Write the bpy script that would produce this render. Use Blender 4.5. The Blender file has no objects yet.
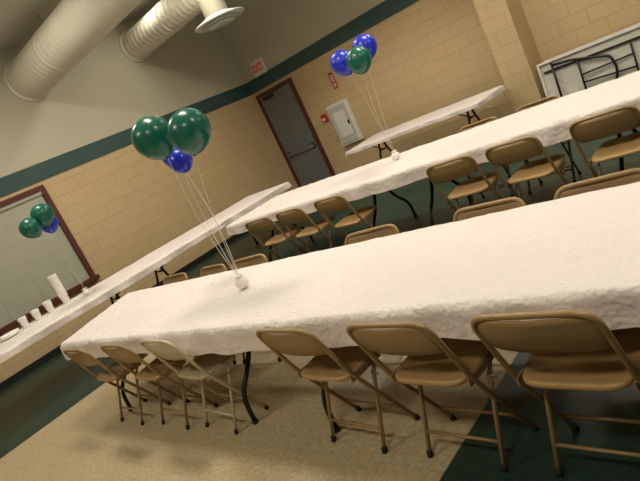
import bpy, math, random, numpy as np
from mathutils import Matrix, Vector, noise
random.seed(4)
COL=bpy.context.scene.collection
bpy.context.scene.view_settings.view_transform='Standard'
# ---------------------------------------------------------------- materials
def lin(c):
    return tuple(((v/255.)/12.92 if v/255.<=.04045 else ((v/255.+.055)/1.055)**2.4) for v in c)+(1,)
def mat(name,rgb,rough=.6,metal=0,nscale=0,namp=.1,bump=0,bscale=50,coat=0,detail=3,spec=.5):
    m=bpy.data.materials.new(name);m.use_nodes=True;nt=m.node_tree;N=nt.nodes;Lk=nt.links
    b=N['Principled BSDF'];c=lin(rgb);b.inputs['Base Color'].default_value=c
    b.inputs['Roughness'].default_value=rough;b.inputs['Metallic'].default_value=metal
    b.inputs['Coat Weight'].default_value=coat
    b.inputs['Specular IOR Level'].default_value=spec
    tc=N.new('ShaderNodeTexCoord')
    if nscale:
        n=N.new('ShaderNodeTexNoise');n.inputs['Scale'].default_value=nscale;n.inputs['Detail'].default_value=detail
        Lk.new(tc.outputs['Object'],n.inputs['Vector'])
        mx=N.new('ShaderNodeMix');mx.data_type='RGBA'
        mx.inputs[6].default_value=tuple(v*(1-namp) for v in c[:3])+(1,)
        mx.inputs[7].default_value=tuple(min(1,v*(1+namp)) for v in c[:3])+(1,)
        Lk.new(n.outputs['Fac'],mx.inputs[0]);Lk.new(mx.outputs[2],b.inputs['Base Color'])
    if bump:
        n2=N.new('ShaderNodeTexNoise');n2.inputs['Scale'].default_value=bscale;n2.inputs['Detail'].default_value=4
        Lk.new(tc.outputs['Object'],n2.inputs['Vector'])
        bp=N.new('ShaderNodeBump');bp.inputs['Strength'].default_value=bump;bp.inputs['Distance'].default_value=.01
        Lk.new(n2.outputs['Fac'],bp.inputs['Height']);Lk.new(bp.outputs[0],b.inputs['Normal'])
    return m
def emis(name,rgb,s):
    m=bpy.data.materials.new(name);m.use_nodes=True;b=m.node_tree.nodes['Principled BSDF']
    b.inputs['Base Color'].default_value=lin(rgb);b.inputs['Emission Color'].default_value=lin(rgb);b.inputs['Emission Strength'].default_value=s
    return m
M_chair=mat('chair_paint',(152,126,86),.4,.2,8,.08,.05,200)
M_seat=mat('chair_seat',(178,146,98),.42,.12,8,.08,.05,200)
M_chairL=mat('chair_paint_light',(196,184,158),.4,.15,8,.06)
M_seatL=mat('chair_seat_light',(186,170,136),.42,.1,8,.06)
M_rub=mat('rubber',(30,28,26),.8)
def clothmat():
    m=mat('tablecloth_white',(230,222,220),.6,0,3,.03);nt=m.node_tree;N=nt.nodes;K=nt.links;b=N['Principled BSDF']
    tc=N.new('ShaderNodeTexCoord')
    v=N.new('ShaderNodeTexVoronoi');v.inputs['Scale'].default_value=38;K.new(tc.outputs['Object'],v.inputs['Vector'])
    mp=N.new('ShaderNodeMapping');mp.inputs['Scale'].default_value=(1,1.7,1);mp.inputs['Rotation'].default_value=(0,0,.3);K.new(tc.outputs['Object'],mp.inputs[0])
    n=N.new('ShaderNodeTexNoise');n.inputs['Scale'].default_value=9;n.inputs['Detail'].default_value=5;n.inputs['Distortion'].default_value=1.6;K.new(mp.outputs[0],n.inputs['Vector'])
    b1=N.new('ShaderNodeBump');b1.inputs['Strength'].default_value=.45;b1.inputs['Distance'].default_value=.03;K.new(n.outputs['Fac'],b1.inputs['Height'])
    b2=N.new('ShaderNodeBump');b2.inputs['Strength'].default_value=.5;b2.inputs['Distance'].default_value=.008;K.new(v.outputs['Distance'],b2.inputs['Height']);K.new(b1.outputs[0],b2.inputs['Normal'])
    K.new(b2.outputs[0],b.inputs['Normal']);return m
M_cloth=clothmat()
M_board=mat('table_laminate',(150,140,122),.5,0,20,.06)
M_leg=mat('table_leg_black',(26,26,28),.4,.3,10,.1)
M_maroon=mat('maroon_frame',(84,34,28),.45,0,12,.1)
M_door=mat('door_grey',(108,111,110),.45,0,4,.05)
M_dark=mat('dark_metal',(40,38,36),.4,.4)
M_band=mat('band_green',(50,78,76),.6,0,6,.06,.1,60)
M_base=mat('baseboard_black',(28,28,28),.5)
M_white=mat('white_enamel',(218,218,212),.45,0,5,.03)
M_whited=mat('white_enamel_grey',(186,188,180),.5,0,5,.03)  # greyer enamel for the cabinet's inner panel and alternate diffuser cones
M_duct=mat('duct_paint',(210,206,190),.65,0,5,.03)
M_bgreen=mat('latex_green',(8,98,82),.3,0,0,coat=.15)
M_bblue=mat('latex_blue',(30,50,200),.3,0,0,coat=.15)
M_str=mat('ribbon_white',(225,222,214),.5)
M_foam=mat('foam_white',(240,238,234),.7,0,0,bump=.1,bscale=150)
M_red=mat('sign_red',(176,34,28),.45)
M_gal=mat('galvanised',(150,150,148),.35,.8,9,.1)
M_plast=mat('plastic_speckled',(206,203,194),.55,0,60,.4,.2,120)
M_blind=mat('blind_slat',(166,166,150),.6,0,5,.05)
M_night=mat('night_glass',(90,98,92),.08,0,0)
def wallmat(name,axis):
    m=bpy.data.materials.new(name);m.use_nodes=True;nt=m.node_tree;N=nt.nodes;K=nt.links;b=N['Principled BSDF']
    g=N.new('ShaderNodeNewGeometry');s=N.new('ShaderNodeSeparateXYZ');K.new(g.outputs['Position'],s.inputs[0])
    cb=N.new('ShaderNodeCombineXYZ');K.new(s.outputs[axis],cb.inputs[0]);K.new(s.outputs[2],cb.inputs[1])
    br=N.new('ShaderNodeTexBrick');K.new(cb.outputs[0],br.inputs['Vector'])
    br.inputs['Scale'].default_value=1;br.inputs['Brick Width'].default_value=.405;br.inputs['Row Height'].default_value=.2035
    br.inputs['Mortar Size'].default_value=.008;br.inputs['Mortar Smooth'].default_value=.6;br.inputs['Bias'].default_value=-.3
    br.inputs['Color1'].default_value=lin((194,170,130));br.inputs['Color2'].default_value=lin((197,173,134));br.inputs['Mortar'].default_value=lin((180,155,115))
    n=N.new('ShaderNodeTexNoise');n.inputs['Scale'].default_value=35;K.new(g.outputs['Position'],n.inputs['Vector'])
    cmp=N.new('ShaderNodeMath');cmp.operation='GREATER_THAN';K.new(s.outputs[2],cmp.inputs[0]);cmp.inputs[1].default_value=2.48
    mx=N.new('ShaderNodeMix');mx.data_type='RGBA';K.new(cmp.outputs[0],mx.inputs[0]);K.new(br.outputs['Color'],mx.inputs[6])
    mx.inputs[7].default_value=lin((188,184,164));K.new(mx.outputs[2],b.inputs['Base Color'])
    inv=N.new('ShaderNodeMath');inv.operation='SUBTRACT';inv.inputs[0].default_value=1;K.new(cmp.outputs[0],inv.inputs[1])
    mu=N.new('ShaderNodeMath');mu.operation='MULTIPLY';K.new(br.outputs['Fac'],mu.inputs[0]);K.new(inv.outputs[0],mu.inputs[1])
    ma=N.new('ShaderNodeMath');ma.operation='MULTIPLY_ADD';K.new(n.outputs['Fac'],ma.inputs[0]);ma.inputs[1].default_value=-.15;K.new(mu.outputs[0],ma.inputs[2])
    bp=N.new('ShaderNodeBump');bp.invert=True;bp.inputs['Strength'].default_value=.35;bp.inputs['Distance'].default_value=.005
    K.new(ma.outputs[0],bp.inputs['Height']);K.new(bp.outputs[0],b.inputs['Normal']);b.inputs['Roughness'].default_value=.5
    return m
M_wallx=wallmat('painted_block_x',0);M_wally=wallmat('painted_block_y',1)
M_ceil=mat('ceiling_paint',(198,196,186),.8,0,6,.03)
def floormat():
    m=bpy.data.materials.new('floor_tiles');m.use_nodes=True;nt=m.node_tree;N=nt.nodes;K=nt.links;b=N['Principled BSDF']
    g=N.new('ShaderNodeNewGeometry');s=N.new('ShaderNodeSeparateXYZ');K.new(g.outputs['Position'],s.inputs[0])
    def math_(op,a,bv):
        x=N.new('ShaderNodeMath');x.operation=op
        if isinstance(a,(int,float)):x.inputs[0].default_value=a
        else:K.new(a,x.inputs[0])
        if isinstance(bv,(int,float)):x.inputs[1].default_value=bv
        else:K.new(bv,x.inputs[1])
        return x.outputs[0]
    inside=math_('MULTIPLY',math_('MULTIPLY',math_('GREATER_THAN',s.outputs[0],-5.97),math_('LESS_THAN',s.outputs[0],-1.52)),math_('LESS_THAN',s.outputs[1],3.3))
    br=N.new('ShaderNodeTexBrick');K.new(g.outputs['Position'],br.inputs['Vector']);br.offset=0
    br.inputs['Scale'].default_value=1;br.inputs['Brick Width'].default_value=.305;br.inputs['Row Height'].default_value=.305
    br.inputs['Mortar Size'].default_value=.0025;br.inputs['Color1'].default_value=(1,1,1,1);br.inputs['Color2'].default_value=(.94,.94,.94,1);br.inputs['Mortar'].default_value=(.8,.8,.8,1)
    n=N.new('ShaderNodeTexNoise');n.inputs['Scale'].default_value=34;n.inputs['Detail'].default_value=6;n.inputs['Roughness'].default_value=.7;K.new(g.outputs['Position'],n.inputs['Vector'])
    r1=N.new('ShaderNodeValToRGB');r1.color_ramp.elements[0].position=.32;r1.color_ramp.elements[1].position=.68
    r1.color_ramp.elements[0].color=lin((160,144,110));r1.color_ramp.elements[1].color=lin((200,184,148));K.new(n.outputs['Fac'],r1.inputs[0])
    r2=N.new('ShaderNodeValToRGB');r2.color_ramp.elements[0].position=.35;r2.color_ramp.elements[1].position=.7
    r2.color_ramp.elements[0].color=lin((22,46,38));r2.color_ramp.elements[1].color=lin((42,70,58));K.new(n.outputs['Fac'],r2.inputs[0])
    mx=N.new('ShaderNodeMix');mx.data_type='RGBA';K.new(inside,mx.inputs[0]);K.new(r2.outputs[0],mx.inputs[6]);K.new(r1.outputs[0],mx.inputs[7])
    m2=N.new('ShaderNodeMix');m2.data_type='RGBA';m2.blend_type='MULTIPLY';m2.inputs[0].default_value=1;K.new(mx.outputs[2],m2.inputs[6]);K.new(br.outputs['Color'],m2.inputs[7])
    K.new(m2.outputs[2],b.inputs['Base Color']);b.inputs['Roughness'].default_value=.42
    return m
M_floor=floormat()
# ---------------------------------------------------------------- mesh builder
class MB:
    def __init__(s):s.v=[];s.f=[];s.m=[];s.sm=[];s.mats=[]
    def mi(s,mt):
        if mt not in s.mats:s.mats.append(mt)
        return s.mats.index(mt)
    def add(s,vs,fs,mt,smooth=False):
        o=len(s.v);i=s.mi(mt);s.v+= [tuple(v) for v in vs]
        for f in fs:s.f.append(tuple(o+k for k in f));s.m.append(i);s.sm.append(smooth)
    def box(s,a,b,mt,M=None):
        x0,y0,z0=a;x1,y1,z1=b
        vs=[(x0,y0,z0),(x1,y0,z0),(x1,y1,z0),(x0,y1,z0),(x0,y0,z1),(x1,y0,z1),(x1,y1,z1),(x0,y1,z1)]
        if M is not None:vs=[M@Vector(v) for v in vs]
        s.add(vs,[(0,3,2,1),(4,5,6,7),(0,1,5,4),(1,2,6,5),(2,3,7,6),(3,0,4,7)],mt)
    def rbox(s,a,b,mt,r=.01,M=None):
        x0,y0,z0=a;x1,y1,z1=b
        def ring(i,z):
            X0,Y0,X1,Y1=x0+i,y0+i,x1-i,y1-i;c=r
            return [(X0+c,Y0,z),(X1-c,Y0,z),(X1,Y0+c,z),(X1,Y1-c,z),(X1-c,Y1,z),(X0+c,Y1,z),(X0,Y1-c,z),(X0,Y0+c,z)]
        rings=[ring(r*.7,z0),ring(0,z0+r*.7),ring(0,z1-r*.7),ring(r*.7,z1)]
        vs=sum(rings,[]);fs=[]
        for k in range(3):
            for i in range(8):
                j=(i+1)%8;fs.append((k*8+i,k*8+j,k*8+8+j,k*8+8+i))
        fs.append(tuple(range(7,-1,-1)));fs.append(tuple(range(24,32)))
        if M is not None:vs=[M@Vector(v) for v in vs]
        s.add(vs,fs,mt)
    def tube(s,pts,r,mt,seg=8,cap=True):
        P=[Vector(p) for p in pts];n=len(P);T=[]
        for i in range(n):
            a=P[max(i-1,0)];b=P[min(i+1,n-1)];T.append((b-a).normalized())
        ref=Vector((0,0,1)) if abs(T[0].z)<.9 else Vector((1,0,0))
        N=(ref-T[0]*ref.dot(T[0])).normalized();vs=[];rr=r if isinstance(r,(list,tuple)) else [r]*n
        for i in range(n):
            N=(N-T[i]*N.dot(T[i])).normalized();B=T[i].cross(N)
            for k in range(seg):
                a=2*math.pi*k/seg;vs.append(P[i]+(N*math.cos(a)+B*math.sin(a))*rr[i])
        fs=[]
        for i in range(n-1):
            for k in range(seg):
                j=(k+1)%seg;fs.append((i*seg+k,i*seg+j,(i+1)*seg+j,(i+1)*seg+k))
        if cap:fs.append(tuple(range(seg-1,-1,-1)));fs.append(tuple((n-1)*seg+k for k in range(seg)))
        s.add(vs,fs,mt,True)
    def lathe(s,prof,mt,c=(0,0,0),seg=24,M=None,smooth=True):
        vs=[];n=len(prof)
        for r,z in prof:
            for k in range(seg):
                a=2*math.pi*k/seg;vs.append(Vector((c[0]+r*math.cos(a),c[1]+r*math.sin(a),c[2]+z)))
        if M is not None:vs=[M@v for v in vs]
        fs=[]
        for i in range(n-1):
            for k in range(seg):
                j=(k+1)%seg;fs.append((i*seg+k,i*seg+j,(i+1)*seg+j,(i+1)*seg+k))
        fs.append(tuple(range(seg-1,-1,-1)));fs.append(tuple((n-1)*seg+k for k in range(seg)))
        s.add(vs,fs,mt,smooth)
    def mesh(s,name):
        me=bpy.data.meshes.new(name);me.from_pydata(s.v,[],s.f)
        for m in s.mats:me.materials.append(m)
        me.polygons.foreach_set('material_index',s.m);me.polygons.foreach_set('use_smooth',s.sm);me.update();return me
    def obj(s,name,parent=None,loc=(0,0,0),rz=0):
        o=bpy.data.objects.new(name,s.mesh(name));COL.objects.link(o);o.location=loc;o.rotation_euler[2]=rz
        if parent:o.parent=parent
        return o
def fillet(pts,r,n=5):
    P=[Vector(p) for p in pts];out=[P[0]]
    for i in range(1,len(P)-1):
        a=P[i-1]-P[i];b=P[i+1]-P[i];k=min(r,a.length*.45,b.length*.45)
        A=P[i]+a.normalized()*k;B=P[i]+b.normalized()*k
        for j in range(n+1):
            t=j/n;out.append(A*(1-t)**2+P[i]*2*t*(1-t)+B*t*t)
    out.append(P[-1]);return out
def empty(name,loc=(0,0,0)):
    o=bpy.data.objects.new(name,None);COL.objects.link(o);o.location=loc;o.empty_display_size=.1;return o
def text(body,size,mt,parent,M,name='lettering',ext=.002,sx=1,bold=.02):
    cu=bpy.data.curves.new(name,'FONT');cu.body=body;cu.size=size;cu.extrude=ext;cu.align_x='CENTER';cu.align_y='CENTER';cu.materials.append(mt)
    cu.offset=size*bold
    o=bpy.data.objects.new(name,cu);COL.objects.link(o);o.parent=parent;o.matrix_local=M@Matrix.Diagonal((sx,1,1,1));return o
# ---------------------------------------------------------------- room
XA=-8.825;YB=8.477;ZC=4.3;XR=4.5;YF=-4.0
def wall(name,a,b,mt):
    w=MB();w.box(a,b,mt);return w.obj(name)
wall('floor',(XA-.2,YF-.2,-.1),(XR+.2,YB+.2,0),M_floor)
wall('ceiling',(XA-.2,YF-.2,ZC),(XR+.2,YB+.2,ZC+.1),M_ceil)
wall('wall_back',(XA-.2,YB,0),(XR+.2,YB+.2,ZC),M_wallx)
wall('wall_left',(XA-.2,YF-.2,0),(XA,YB,ZC),M_wally)
wall('wall_right',(XR,YF,0),(XR+.2,YB,ZC),M_wally)
wall('wall_front',(XA,YF-.2,0),(XR,YF,ZC),M_wallx)
wall('wall_pilaster',(-3.58,8.0,0),(-3.17,YB,ZC),M_wallx)
w=MB();w.box((XA,YB-.012,2.352),(-3.58,YB,2.604),M_band);w.box((-3.17,YB-.012,2.352),(XR,YB,2.604),M_band);w.box((-3.592,7.988,2.352),(-3.158,8.0,2.604),M_band)
w.box((-3.17,7.988,2.352),(-3.158,YB-.012,2.604),M_band);w.box((-3.592,7.988,2.352),(-3.58,YB-.012,2.604),M_band);w.obj('trim_back')
w=MB();w.box((XA,YF,2.352),(XA+.012,YB-.012,2.604),M_band);w.obj('trim_left')
w=MB();w.box((XA,YB-.012,0),(-8.70,YB,.1),M_base);w.box((-7.6,YB-.012,0),(-3.58,YB,.1),M_base);w.box((-3.592,7.988,0),(-3.158,8.0,.1),M_base);w.box((-3.17,YB-.012,0),(XR,YB,.1),M_base);w.obj('baseboard_back')
w=MB();w.box((XA,YF,0),(XA+.012,YB-.012,.1),M_base);w.obj('baseboard_left')
# door
d=empty('door_1',(0,YB,0))
w=MB();x0,x1=-8.69,-7.63;zt=2.285
w.box((x0,-.05,0),(x0+.07,0,zt),M_maroon);w.box((x1-.07,-.05,0),(x1,0,zt),M_maroon);w.box((x0+.07,-.05,zt-.07),(x1-.07,0,zt),M_maroon);w.obj('door_frame',d)
w=MB();w.rbox((x0+.075,-.035,.01),(x1-.075,-.002,zt-.075),M_door,.004)
for k in range(3):w.lathe([(.012,0),(.012,.1)],M_gal,(x1-.08,-.04,.3+k*.8),8)
w.obj('door_slab',d)
w=MB();w.rbox((-8.5,-.09,2.12),(-8.2,-.036,2.185),M_dark,.008);w.tube([(-8.25,-.07,2.19),(-8.0,-.16,2.2),(-8.3,-.05,2.215)],.008,M_gal,6);w.obj('door_closer',d)
w=MB();w.rbox((x0+.13,-.09,.90),(x1-.13,-.06,.97),M_door,.008);w.box((x0+.13,-.062,.88),(x0+.2,-.034,.99),M_dark);w.box((x1-.2,-.062,.88),(x1-.13,-.034,.99),M_dark);w.obj('push_bar',d)
# exit sign
e=empty('exit_sign',(-8.27,YB,2.74))
w=MB();w.rbox((-.18,-.05,-.14),(.18,0,.14),M_white,.01);w.box((-.03,-.03,.14),(.03,0,.16),M_white);w.obj('housing',e)
RX=Matrix.Rotation(math.pi/2,4,'X')
text('EXIT',.19,emis('exit_red',(190,36,24),.2),e,Matrix.Translation((0,-.052,0))@RX,'exit_letters',.002,.74,.03)
# fire sign + pull station
e=empty('fire_extinguisher_sign',(-6.73,YB,1.87))
w=MB();w.rbox((-.055,-.006,-.15),(.055,0,.15),M_red,.003);w.box((-.03,-.008,-.12),(.03,-.006,-.05),M_white);w.box((-.02,-.009,-.11),(.0,-.008,-.06),M_red);w.obj('plate',e)
text('FIRE',.075,M_white,e,Matrix.Translation((0,-.007,.04))@RX@Matrix.Rotation(-math.pi/2,4,'Z'),'fire_letters',.001)
e=empty('fire_alarm_pull_station',(-7.27,YB,1.32))
w=MB();w.rbox((-.06,-.05,-.075),(.06,0,.075),M_red,.008);w.box((-.04,-.058,-.02),(.04,-.05,.0),M_white);w.box((-.015,-.064,-.045),(.015,-.05,.01),M_white);w.obj('box',e)
# wall cabinet
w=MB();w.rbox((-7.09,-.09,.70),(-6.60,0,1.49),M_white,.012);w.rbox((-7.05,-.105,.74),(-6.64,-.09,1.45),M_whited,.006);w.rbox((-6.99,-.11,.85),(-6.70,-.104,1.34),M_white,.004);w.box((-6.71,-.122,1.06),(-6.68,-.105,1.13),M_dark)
w.obj('wall_cabinet',loc=(0,YB,0))
# window
wn=empty('window_1',(XA,0,0))
y0,y1,z0,z1=2.12,3.74,.70,2.295
w=MB();t=.075
w.box((0,y0,z0),(.06,y0+t,z1),M_maroon);w.box((0,y1-t,z0),(.06,y1,z1),M_maroon);w.box((0,y0+t,z1-t),(.06,y1-t,z1),M_maroon);w.box((0,y0-.03,z0-.03),(.1,y1+.03,z0+.035),M_maroon);w.obj('frame',wn)
w=MB();w.box((0,y0+t,z0+.03),(.008,y1-t,z1-t),M_night);w.obj('glass',wn)
w=MB();z=z0+.04;pz=.05
while z<z1-t-.05:
    vs=[]
    for k in range(4):
        f=k/3;xx=.018+.0012*math.sin(f*math.pi)+.001*f;vs+=[(xx,y0+t+.005,z+f*.0495),(xx,y1-t-.005,z+f*.0495)]
    w.add(vs,[(0,1,3,2),(2,3,5,4),(4,5,7,6)],M_blind);z+=pz
w.box((.01,y0+t,z1-t-.05),(.045,y1-t,z1-t),M_blind)
for yy in (y0+.3,(y0+y1)/2,y1-.3):w.tube([(.026,yy,z0+.04),(.026,yy,z1-t)],.0015,M_white,5)
w.obj('blinds',wn)
# ducts
def duct(y,z,r,x0,x1):
    w=MB();prof=[];L=x1-x0;n=int(L/.12)
    for i in range(n+1):
        xx=L*i/n;prof+=[(r,xx-.006),(r+.003,xx),(r,xx+.006)]
    Mx=Matrix.Translation((x0,y,z))@Matrix.Rotation(math.pi/2,4,'Y')
    w.lathe(prof,M_duct,(0,0,0),32,Mx)
    w.lathe([(r+.01,.0),(r+.035,.0),(r+.035,.02),(r+.01,.04)],M_duct,(0,0,0),32,Mx)
    k=x0+1.2
    while k<x1:
        w.lathe([(r+.002,0),(r+.010,.0),(r+.010,.03),(r+.002,.03)],M_duct,(0,0,k-x0),32,Mx)
        w.tube([(k,y,z+r),(k,y,ZC)],.006,M_gal,6);k+=2.4
    return w
duct(4.38,3.80,.31,XA,XR).obj('air_duct')
duct(6.43,3.87,.25,XA,XR).obj('air_duct')
w=MB();w.lathe([(.19,.0),(.19,.32),(.2,.34)],M_duct,(0,0,0),28)
w.lathe([(.40,-.03),(.41,-.02),(.40,-.005),(.30,.03),(.20,.07)],M_white,(0,0,-.0),36)
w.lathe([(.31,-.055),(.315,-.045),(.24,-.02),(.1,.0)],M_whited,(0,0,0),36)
w.lathe([(.21,-.078),(.215,-.068),(.14,-.03),(.1,-.02)],M_white,(0,0,0),32)
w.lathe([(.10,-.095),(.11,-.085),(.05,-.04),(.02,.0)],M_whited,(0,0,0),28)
w.obj('ceiling_diffuser',loc=(-6.6,6.43,3.36))
# ---------------------------------------------------------------- chair
def chair_mesh(name,MF,MS):
    w=MB();R=.0115;X=.212
    path=fillet([(-X,.15,.01),(-X,-.09,.44),(-X,-.205,.752),(X,-.205,.752),(X,-.09,.44),(X,.15,.01)],.075,7)
    w.tube(path,R,MF,10)
    for sx in (-1,1):
        w.tube(fillet([(sx*.187,.10,.42),(sx*.187,.05,.36),(sx*.187,-.10,.01)],.04),.0105,MF,8)
        w.tube([(sx*X,.152,.0),(sx*X,.142,.028)],.015,M_rub,8);w.tube([(sx*.187,-.103,.0),(sx*.187,-.094,.028)],.014,M_rub,8)
        w.tube([(sx*.18,.04,.355),(sx*.222,.04,.355)],.006,M_gal,6)
        w.box((sx*.199-.004,-.10,.40),(sx*.199+.004,.12,.432),MF)
    w.tube([(-X,.092,.118),(X,.092,.118)],.008,MF,8)
    w.tube([(-.187,-.059,.106),(.187,-.059,.106)],.008,MF,8)
    nu,nv=16,6;F=[];B=[]
    for j in range(nv+1):
        v=j/nv;z=.585+.155*v;yb=-.09-.115*(z-.44)/.312
        for i in range(nu+1):
            u=i/nu*2-1
            hw=X-.003-(.03*(1-min(1,v*3))**2)-.018*max(0,(v-.8)/.2)**2
            bow=-.022*(1-u*u)+ .004*math.cos(v*math.pi*2)
            F.append((u*hw,yb+bow+.003,z));B.append((u*hw,yb+bow-.003,z))
    n=len(F);fs=[]
    for j in range(nv):
        for i in range(nu):
            a=j*(nu+1)+i;fs.append((a+1,a,a+nu+1,a+nu+2));fs.append((n+a,n+a+1,n+a+nu+2,n+a+nu+1))
    for i in range(nu):
        a=i;fs.append((a,a+1,n+a+1,n+a));a=nv*(nu+1)+i;fs.append((a+1,a,n+a,n+a+1))
    for j in range(nv):
        a=j*(nu+1);fs.append((a+nu+1,a,n+a,n+a+nu+1));a+=nu;fs.append((a,a+nu+1,n+a+nu+1,n+a))
    w.add(F+B,fs,MF,True)
    rings=[(.25,-.006),(.6,-.005),(.88,.002),(.96,.005),(1.0,0),(1.0,-.016),(.98,-.02),(.9,-.016)]
    seg=40;vs=[]
    for sc,dz in rings:
        for k in range(seg):
            a=2*math.pi*k/seg;c,s_=math.cos(a),math.sin(a);e=2/5.5
            x=math.copysign(abs(c)**e,c)*.194*sc;y=math.copysign(abs(s_)**e,s_)*.195*sc
            x*=1-.10*max(0,y)/.195
            vs.append((x,y+.07,.440+dz+.02*(y/.195)*.5))
    fs=[]
    for i in range(len(rings)-1):
        for k in range(seg):
            j=(k+1)%seg;fs.append((i*seg+j,i*seg+k,(i+1)*seg+k,(i+1)*seg+j))
    fs.append(tuple(range(seg)));fs.append(tuple((len(rings)-1)*seg+k for k in range(seg-1,-1,-1)))
    w.add(vs,fs,MS,True)
    return w.mesh(name)
CM=chair_mesh('folding_chair',M_chair,M_seat);CL=chair_mesh('folding_chair_light',M_chairL,M_seatL)
def chair(x,y,rz=0,me=None):
    o=bpy.data.objects.new('folding_chair',me or CM);COL.objects.link(o);o.location=(x,y,0);o.rotation_euler[2]=math.radians(rz)
for x,y,r,m in [(-.85,1.68,-3,None),(-1.44,1.69,-4,None),(-2.07,1.71,-5,None),(-3.28,1.71,-5,CL),(-3.84,1.69,-3,None),(-4.48,1.67,-2,None),(-.15,1.67,2,None)]:chair(x,y,r,m)
for x,y,r in [(-2.36,2.50,184),(-1.53,2.47,178),(-.93,2.46,182),(-4.85,2.52,180),(-4.22,2.52,176),(-3.68,2.52,183),(-.3,2.46,180)]:chair(x,y,r)
for x,r in [(-5.0,2),(-4.45,-3),(-3.85,-4),(-2.48,3),(-1.92,-3),(-1.28,2),(-.5,0)]:chair(x,4.22,r)
for x,r in [(-2.2,180),(-2.82,184)]:chair(x,5.22,r)
# ---------------------------------------------------------------- tables
T=.74
def cloth(name,parent,nl,nr,fr,fl,drN,drF,drE,seed):
    nl,nr,fr,fl=[Vector((p[0],p[1],0)) for p in (nl,nr,fr,fl)]
    L=(nr-nl).length;W=(fl-nl).length
    S=[-drE+drE*i/5 for i in range(5)]+[0,.006,.02]+[.05+(L-.1)*i/int(L/.025) for i in range(int(L/.025)+1)]+[L-.02,L-.006,L]+[L+drE*(i+1)/5 for i in range(5)]
    Tt=[-drN*(1-i/6) for i in range(6)]+[0,.006,.02]+[.05+(W-.1)*i/34 for i in range(35)]+[W-.02,W-.006,W]+[W+drF*(i+1)/6 for i in range(6)]
    vs=[]
    for s in S:
        for t in Tt:
            es=max(0,-s,s-L);et=max(0,-t,t-W);ex=math.hypot(es,et)
            cs=min(max(s,0),L);ct=min(max(t,0),W);u=cs/L;v=ct/W
            p=(nl*(1-u)+nr*u)*(1-v)+(fl*(1-u)+fr*u)*v
            ds=(nr-nl).normalized();dt=(fl-nl).normalized();off=Vector((0,0,0))
            if ex>0:
                k=min(1,ex/.1);wv=.012*math.sin(s*13+seed+2*math.sin(s*3.1))*k+.014*noise.noise(Vector((s*5,seed,0)))*k+.018
                if et>0:off+=dt*(wv*(1 if t>W else -1))
                if es>0:
                    wv=.010*math.sin(t*11+seed)*k+.016;off+=ds*(wv*(1 if s>L else -1))
                if es>0 and et>0:off*=1.15
            z=T+.003*noise.noise(Vector((s*2.2,t*3,seed)))+.003*noise.noise(Vector((s*8,t*6,seed+5)))+.004
            # sharp ridge wrinkles
            rg=1-abs(noise.noise(Vector((s*2.4+t*1.5,t*5,seed+20))))*6
            if rg>0:z+=.0035*rg*rg
            rg=1-abs(noise.noise(Vector((s*5,t*3.2-s,seed+40))))*7
            if rg>0:z+=.0022*rg*rg
            hem=1+.22*noise.noise(Vector((s*1.7,t*1.7,seed+9)))
            z-=ex*hem
            if ex==0:
                dd=min(s,L-s,t,W-t)
                if dd<.02:z-=.006*(1-dd/.02)**2
            vs.append((p.x+off.x,p.y+off.y,z))
    m=len(Tt);fs=[(i*m+j,(i+1)*m+j,(i+1)*m+j+1,i*m+j+1) for i in range(len(S)-1) for j in range(m-1)]
    w=MB();w.add(vs,fs,M_cloth,True);return w.obj(name,parent)
def legset(w,x,y,along,hw):
    ax=Vector(along);n=Vector((-ax.y,ax.x,0))
    c=Vector((x,y,0))
    for s in (-1,1):
        pts=[c+ax*(s*.06)+Vector((0,0,T-.05)),c+ax*(s*.09)+Vector((0,0,.55)),c+ax*(s*.20)+Vector((0,0,.36)),c+ax*(s*hw*.8)+Vector((0,0,.2)),c+ax*(s*hw*.82)+Vector((0,0,.015))]
        w.tube(fillet(pts,.14,6),.0165,M_leg,8);w.lathe([(.022,0),(.022,.02)],M_rub,(pts[-1].x,pts[-1].y,0),10)
    w.tube([c+ax*(-hw*.75)+Vector((0,0,T-.045)),c+ax*(hw*.75)+Vector((0,0,T-.045))],.014,M_leg,8)
    w.tube([c+ax*-.1+Vector((0,0,.52)),c+ax*.1+Vector((0,0,.52))],.011,M_leg,8)
    w.tube([c+Vector((0,0,.52)),c+n*(.32)+Vector((0,0,T-.045))],.009,M_leg,6)
def table_row(x0,x1,y0,y1,seed,drN,drF,drE,horiz=True,corner=None,unit=2.44):
    e=empty('banquet_table')
    if horiz:c=[(x0,y0),(x1,y0),(x1,y1),(x0,y1)]
    else:c=[(x1,y0),(x1,y1),(x0,y1),(x0,y0)]
    if corner:c=corner
    cloth('tablecloth',e,*c,drN,drF,drE,seed)
    w=MB();lo,hi=(x0,x1) if horiz else (y0,y1);n=max(1,round((hi-lo)/unit));st=(hi-lo)/n;g=MB()
    for i in range(n):
        a=lo+i*st+.012;b=lo+(i+1)*st-.012
        if horiz:
            w.rbox((a,y0+.015,T-.04),(b,y1-.015,T-.012),M_board,.008)
            for xx in (a+.35,b-.35):legset(g,xx,(y0+y1)/2,(0,1,0),(y1-y0)/2)
        else:
            w.rbox((x0+.015,a,T-.04),(x1-.015,b,T-.012),M_board,.008)
            for yy in (a+.35,b-.35):legset(g,(x0+x1)/2,yy,(1,0,0),(x1-x0)/2)
    w.obj('tabletop',e);g.obj('folding_legs',e)
    return e
table_row(-5.10,2.2,1.62,2.55,1.3,.155,.13,.12,True,[(-5.10,1.62),(2.2,1.62),(2.2,2.55),(-5.52,2.55)])
table_row(-5.90,1.42,4.29,5.27,4.1,.14,.14,.13)
table_row(-7.56,-6.56,.7,6.18,7.7,.095,.12,.12,False)
table_row(-5.98,-3.62,7.1,8.0,9.9,.06,.06,.08)
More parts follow.
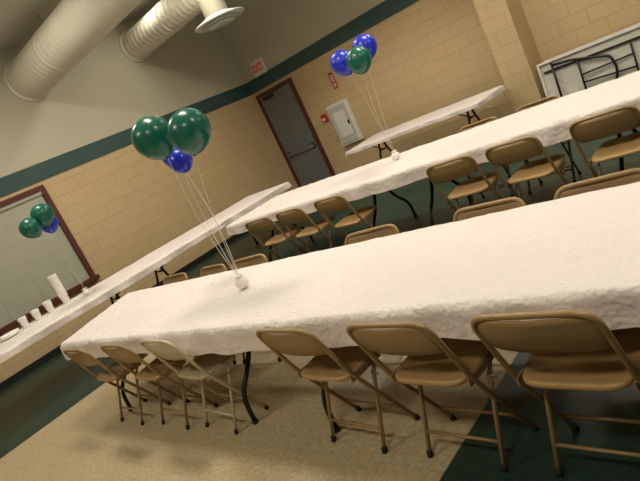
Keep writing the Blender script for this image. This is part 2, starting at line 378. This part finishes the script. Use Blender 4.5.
# ---------------------------------------------------------------- balloons
def balloon(w,c,r,mt,tie):
    c=Vector(c);ax=(c-Vector(tie)).normalized();q=Vector((0,0,1)).rotation_difference(ax).to_matrix().to_4x4()
    M=Matrix.Translation(c)@q;prof=[]
    for i in range(21):
        a=-math.pi/2+math.pi*i/20;rr=math.cos(a);z=math.sin(a)
        if z<0:z*=1.18;rr*=1-.10*abs(z)**1.5
        prof.append((max(.0005,rr*r),z*r))
    w.lathe(prof,mt,(0,0,0),28,M)
    w.lathe([(.004,-1.24*r),(.012,-1.23*r),(.004,-1.19*r),(.008,-1.13*r)],mt,(0,0,0),10,M)
    return M@Vector((0,0,-1.22*r))
def bouquet(weight,bals,sr=.0014):
    w=MB();W=Vector(weight)
    gather=W+Vector((0,0,.04))
    for i,(c,r,mt) in enumerate(bals):
        mid=Vector((W.x,W.y,c[2]-.5));k=balloon(w,c,r,mt,mid)
        sag=Vector((random.uniform(-.03,.03),random.uniform(-.03,.03),0));pts=[]
        for j in range(13):
            t=j/12;p=k*(1-t)+gather*t+sag*math.sin(t*math.pi);pts.append(p)
        w.tube(pts,sr,M_str,5)
    prof=[]
    for i in range(11):
        a=-math.pi/2+math.pi*i/10;prof.append((max(.002,.046*math.cos(a)),.042+.042*math.sin(a)))
    w.lathe(prof,M_foam,(W.x,W.y,W.z),16)
    w.lathe([(.006,.075),(.03,.095),(.034,.10),(.02,.09)],M_foam,(W.x,W.y,W.z-.005),9,smooth=False)
    return w.obj('balloon_bouquet')
bouquet((-3.04,2.11,T+.010),[((-3.19,2.13,1.862),.134,M_bgreen),((-2.83,2.14,1.79),.128,M_bgreen),((-3.43,2.38,1.72),.095,M_bblue),((-3.33,2.33,1.665),.085,M_bblue)],.0018)
bouquet((-3.54,4.9,T+.010),[((-3.70,4.92,1.876),.125,M_bblue),((-3.43,5.0,1.91),.125,M_bblue),((-3.37,4.74,1.817),.125,M_bgreen)])
bouquet((-6.95,2.76,T+.010),[((-6.9,2.76,1.837),.128,M_bgreen),((-6.9,2.56,1.755),.118,M_bgreen),((-7.07,2.84,1.72),.11,M_bblue)],.001)
# ---------------------------------------------------------------- cups
def cups(n,x,y,r=.045,h=.11,step=.02):
    w=MB()
    prof=[(r*.7,0),(r*.72,.002)]
    for i in range(n):
        z=h+step*i;prof+=[(r*.93,z-.012),(r,z-.01),(r*1.03,z-.004),(r,z)]
    prof+=[(r*.9,prof[-1][1]),(r*.68,prof[-1][1]-h*.85)]
    w.lathe(prof,M_foam,(0,0,0),20);w.obj('foam_cup_stack',loc=(x,y,T+.006))
cups(15,-7.38,2.66,.055);cups(3,-7.36,2.44,.05);cups(2,-7.36,2.27,.05);cups(2,-7.34,2.10,.05)
w=MB();w.lathe([(.06,0),(.115,.018),(.115,.05),(.11,.05),(.06,.03)],M_foam,(0,0,0),28);w.obj('foam_plate_stack',loc=(-7.28,1.88,T+.006))
# ---------------------------------------------------------------- folded tables on cart
def folded(yb,tilt,x0=-3.10,L=2.44,H=.76,z=.06):
    w=MB();M=Matrix.Translation((x0,yb,z))@Matrix.Rotation(tilt,4,'X')
    w.rbox((0,0,0),(L,.03,H),M_plast,.012,M)
    for a,b in (((0,-.035,0),(L,0,.03)),((0,-.035,H-.03),(L,0,H)),((0,-.035,.03),(.03,0,H-.03)),((L-.03,-.035,.03),(L,0,H-.03))):w.box(a,b,M_white,M)
    for zz in (.14,.62):w.box((.06,-.03,zz-.012),(L-.06,0,zz+.012),M_dark,M)
    for s in (1,-1):
        xc=L/2+s*(L/2-.20)
        def q(dx,zz,y=-.055):return M@Vector((xc-s*dx,y,zz))
        w.tube(fillet([q(0,.08),q(.25,.10),q(.70,.22),q(.74,.38),q(.70,.54),q(.25,.66),q(0,.68)],.05),.017,M_leg,8)
        w.tube([q(0,.04),q(0,.72)],.016,M_leg,8);w.tube([q(.32,.12),q(.32,.64)],.014,M_leg,8);w.tube([q(.32,.33),q(.95,.30,-.03)],.011,M_leg,8);w.tube([q(.32,.43),q(.95,.46,-.03)],.011,M_leg,8)
        w.tube([q(.95,.14,-.035),q(.95,.62,-.035)],.011,M_leg,8)
    return w.obj('folded_table')
folded(8.00,-.10);folded(8.12,-.10,-3.04)
w=MB();w.box((-3.1,7.9,.035),(-.6,8.4,.055),M_dark)
for x in (-3.0,-.7):
    for y in (7.97,8.33):
        w.lathe([(.014,-.012),(.0175,0),(.014,.012)],M_rub,(0,0,0),16,Matrix.Translation((x,y,.0175))@Matrix.Rotation(math.pi/2,4,'Y'))
w.obj('table_cart')
# ---------------------------------------------------------------- lights
M_lamp=emis('lamp_diffuser',(255,244,218),7)
def fixture(x,y,e,sx=1.2,sy=.6):
    em=empty('ceiling_light',(x,y,ZC))
    w=MB();w.box((-sx/2,-sy/2,-.06),(sx/2,sy/2,0),M_white);w.obj('housing',em)
    w=MB();w.box((-sx/2+.03,-sy/2+.03,-.066),(sx/2-.03,sy/2-.03,-.06),M_lamp);w.obj('lens',em)
    l=bpy.data.lights.new('lamp','AREA');l.shape='RECTANGLE';l.size=sx-.1;l.size_y=sy-.1;l.energy=e;l.color=(1,.905,.755)
    o=bpy.data.objects.new('lamp',l);COL.objects.link(o);o.parent=em;o.location=(0,0,-.08)
for x,y,en in [(-6.8,2.6,46),(-3.2,2.6,46),(.4,2.6,38),(-5.8,5.4,44),(-2.6,5.4,44),(1,5.4,44),(-4.5,-.9,48),(-.5,-.9,48),(-2.6,7.5,26)]:
    fixture(x,y,en)
fixture(-7.75,6.02,4,.35,.35)
wd=bpy.data.worlds.new('world');bpy.context.scene.world=wd;wd.use_nodes=True;wd.node_tree.nodes['Background'].inputs[0].default_value=(.9,.85,.75,1);wd.node_tree.nodes['Background'].inputs[1].default_value=.1
# ---------------------------------------------------------------- camera
R0=np.array([[.707,.166,.687],[.579,.422,-.698],[-.406,.891,.202]])
u,s,vt=np.linalg.svd(R0);R0=u@vt
r=np.array([-.019,.023,-.015]);t=np.linalg.norm(r);k=r/t;K=np.array([[0,-k[2],k[1]],[k[2],0,-k[0]],[-k[1],k[0],0]])
Rm=R0@(np.eye(3)+math.sin(t)*K+(1-math.cos(t))*K@K)
cam=bpy.data.cameras.new('camera');co=bpy.data.objects.new('camera',cam);COL.objects.link(co);bpy.context.scene.camera=co
cam.sensor_width=36;cam.lens=575.184/640*36;cam.clip_start=.05
Mw=Matrix([list(Rm[i])+[0] for i in range(3)]+[[0,0,0,1]]);Mw[2][3]=1.6;co.matrix_world=Mw
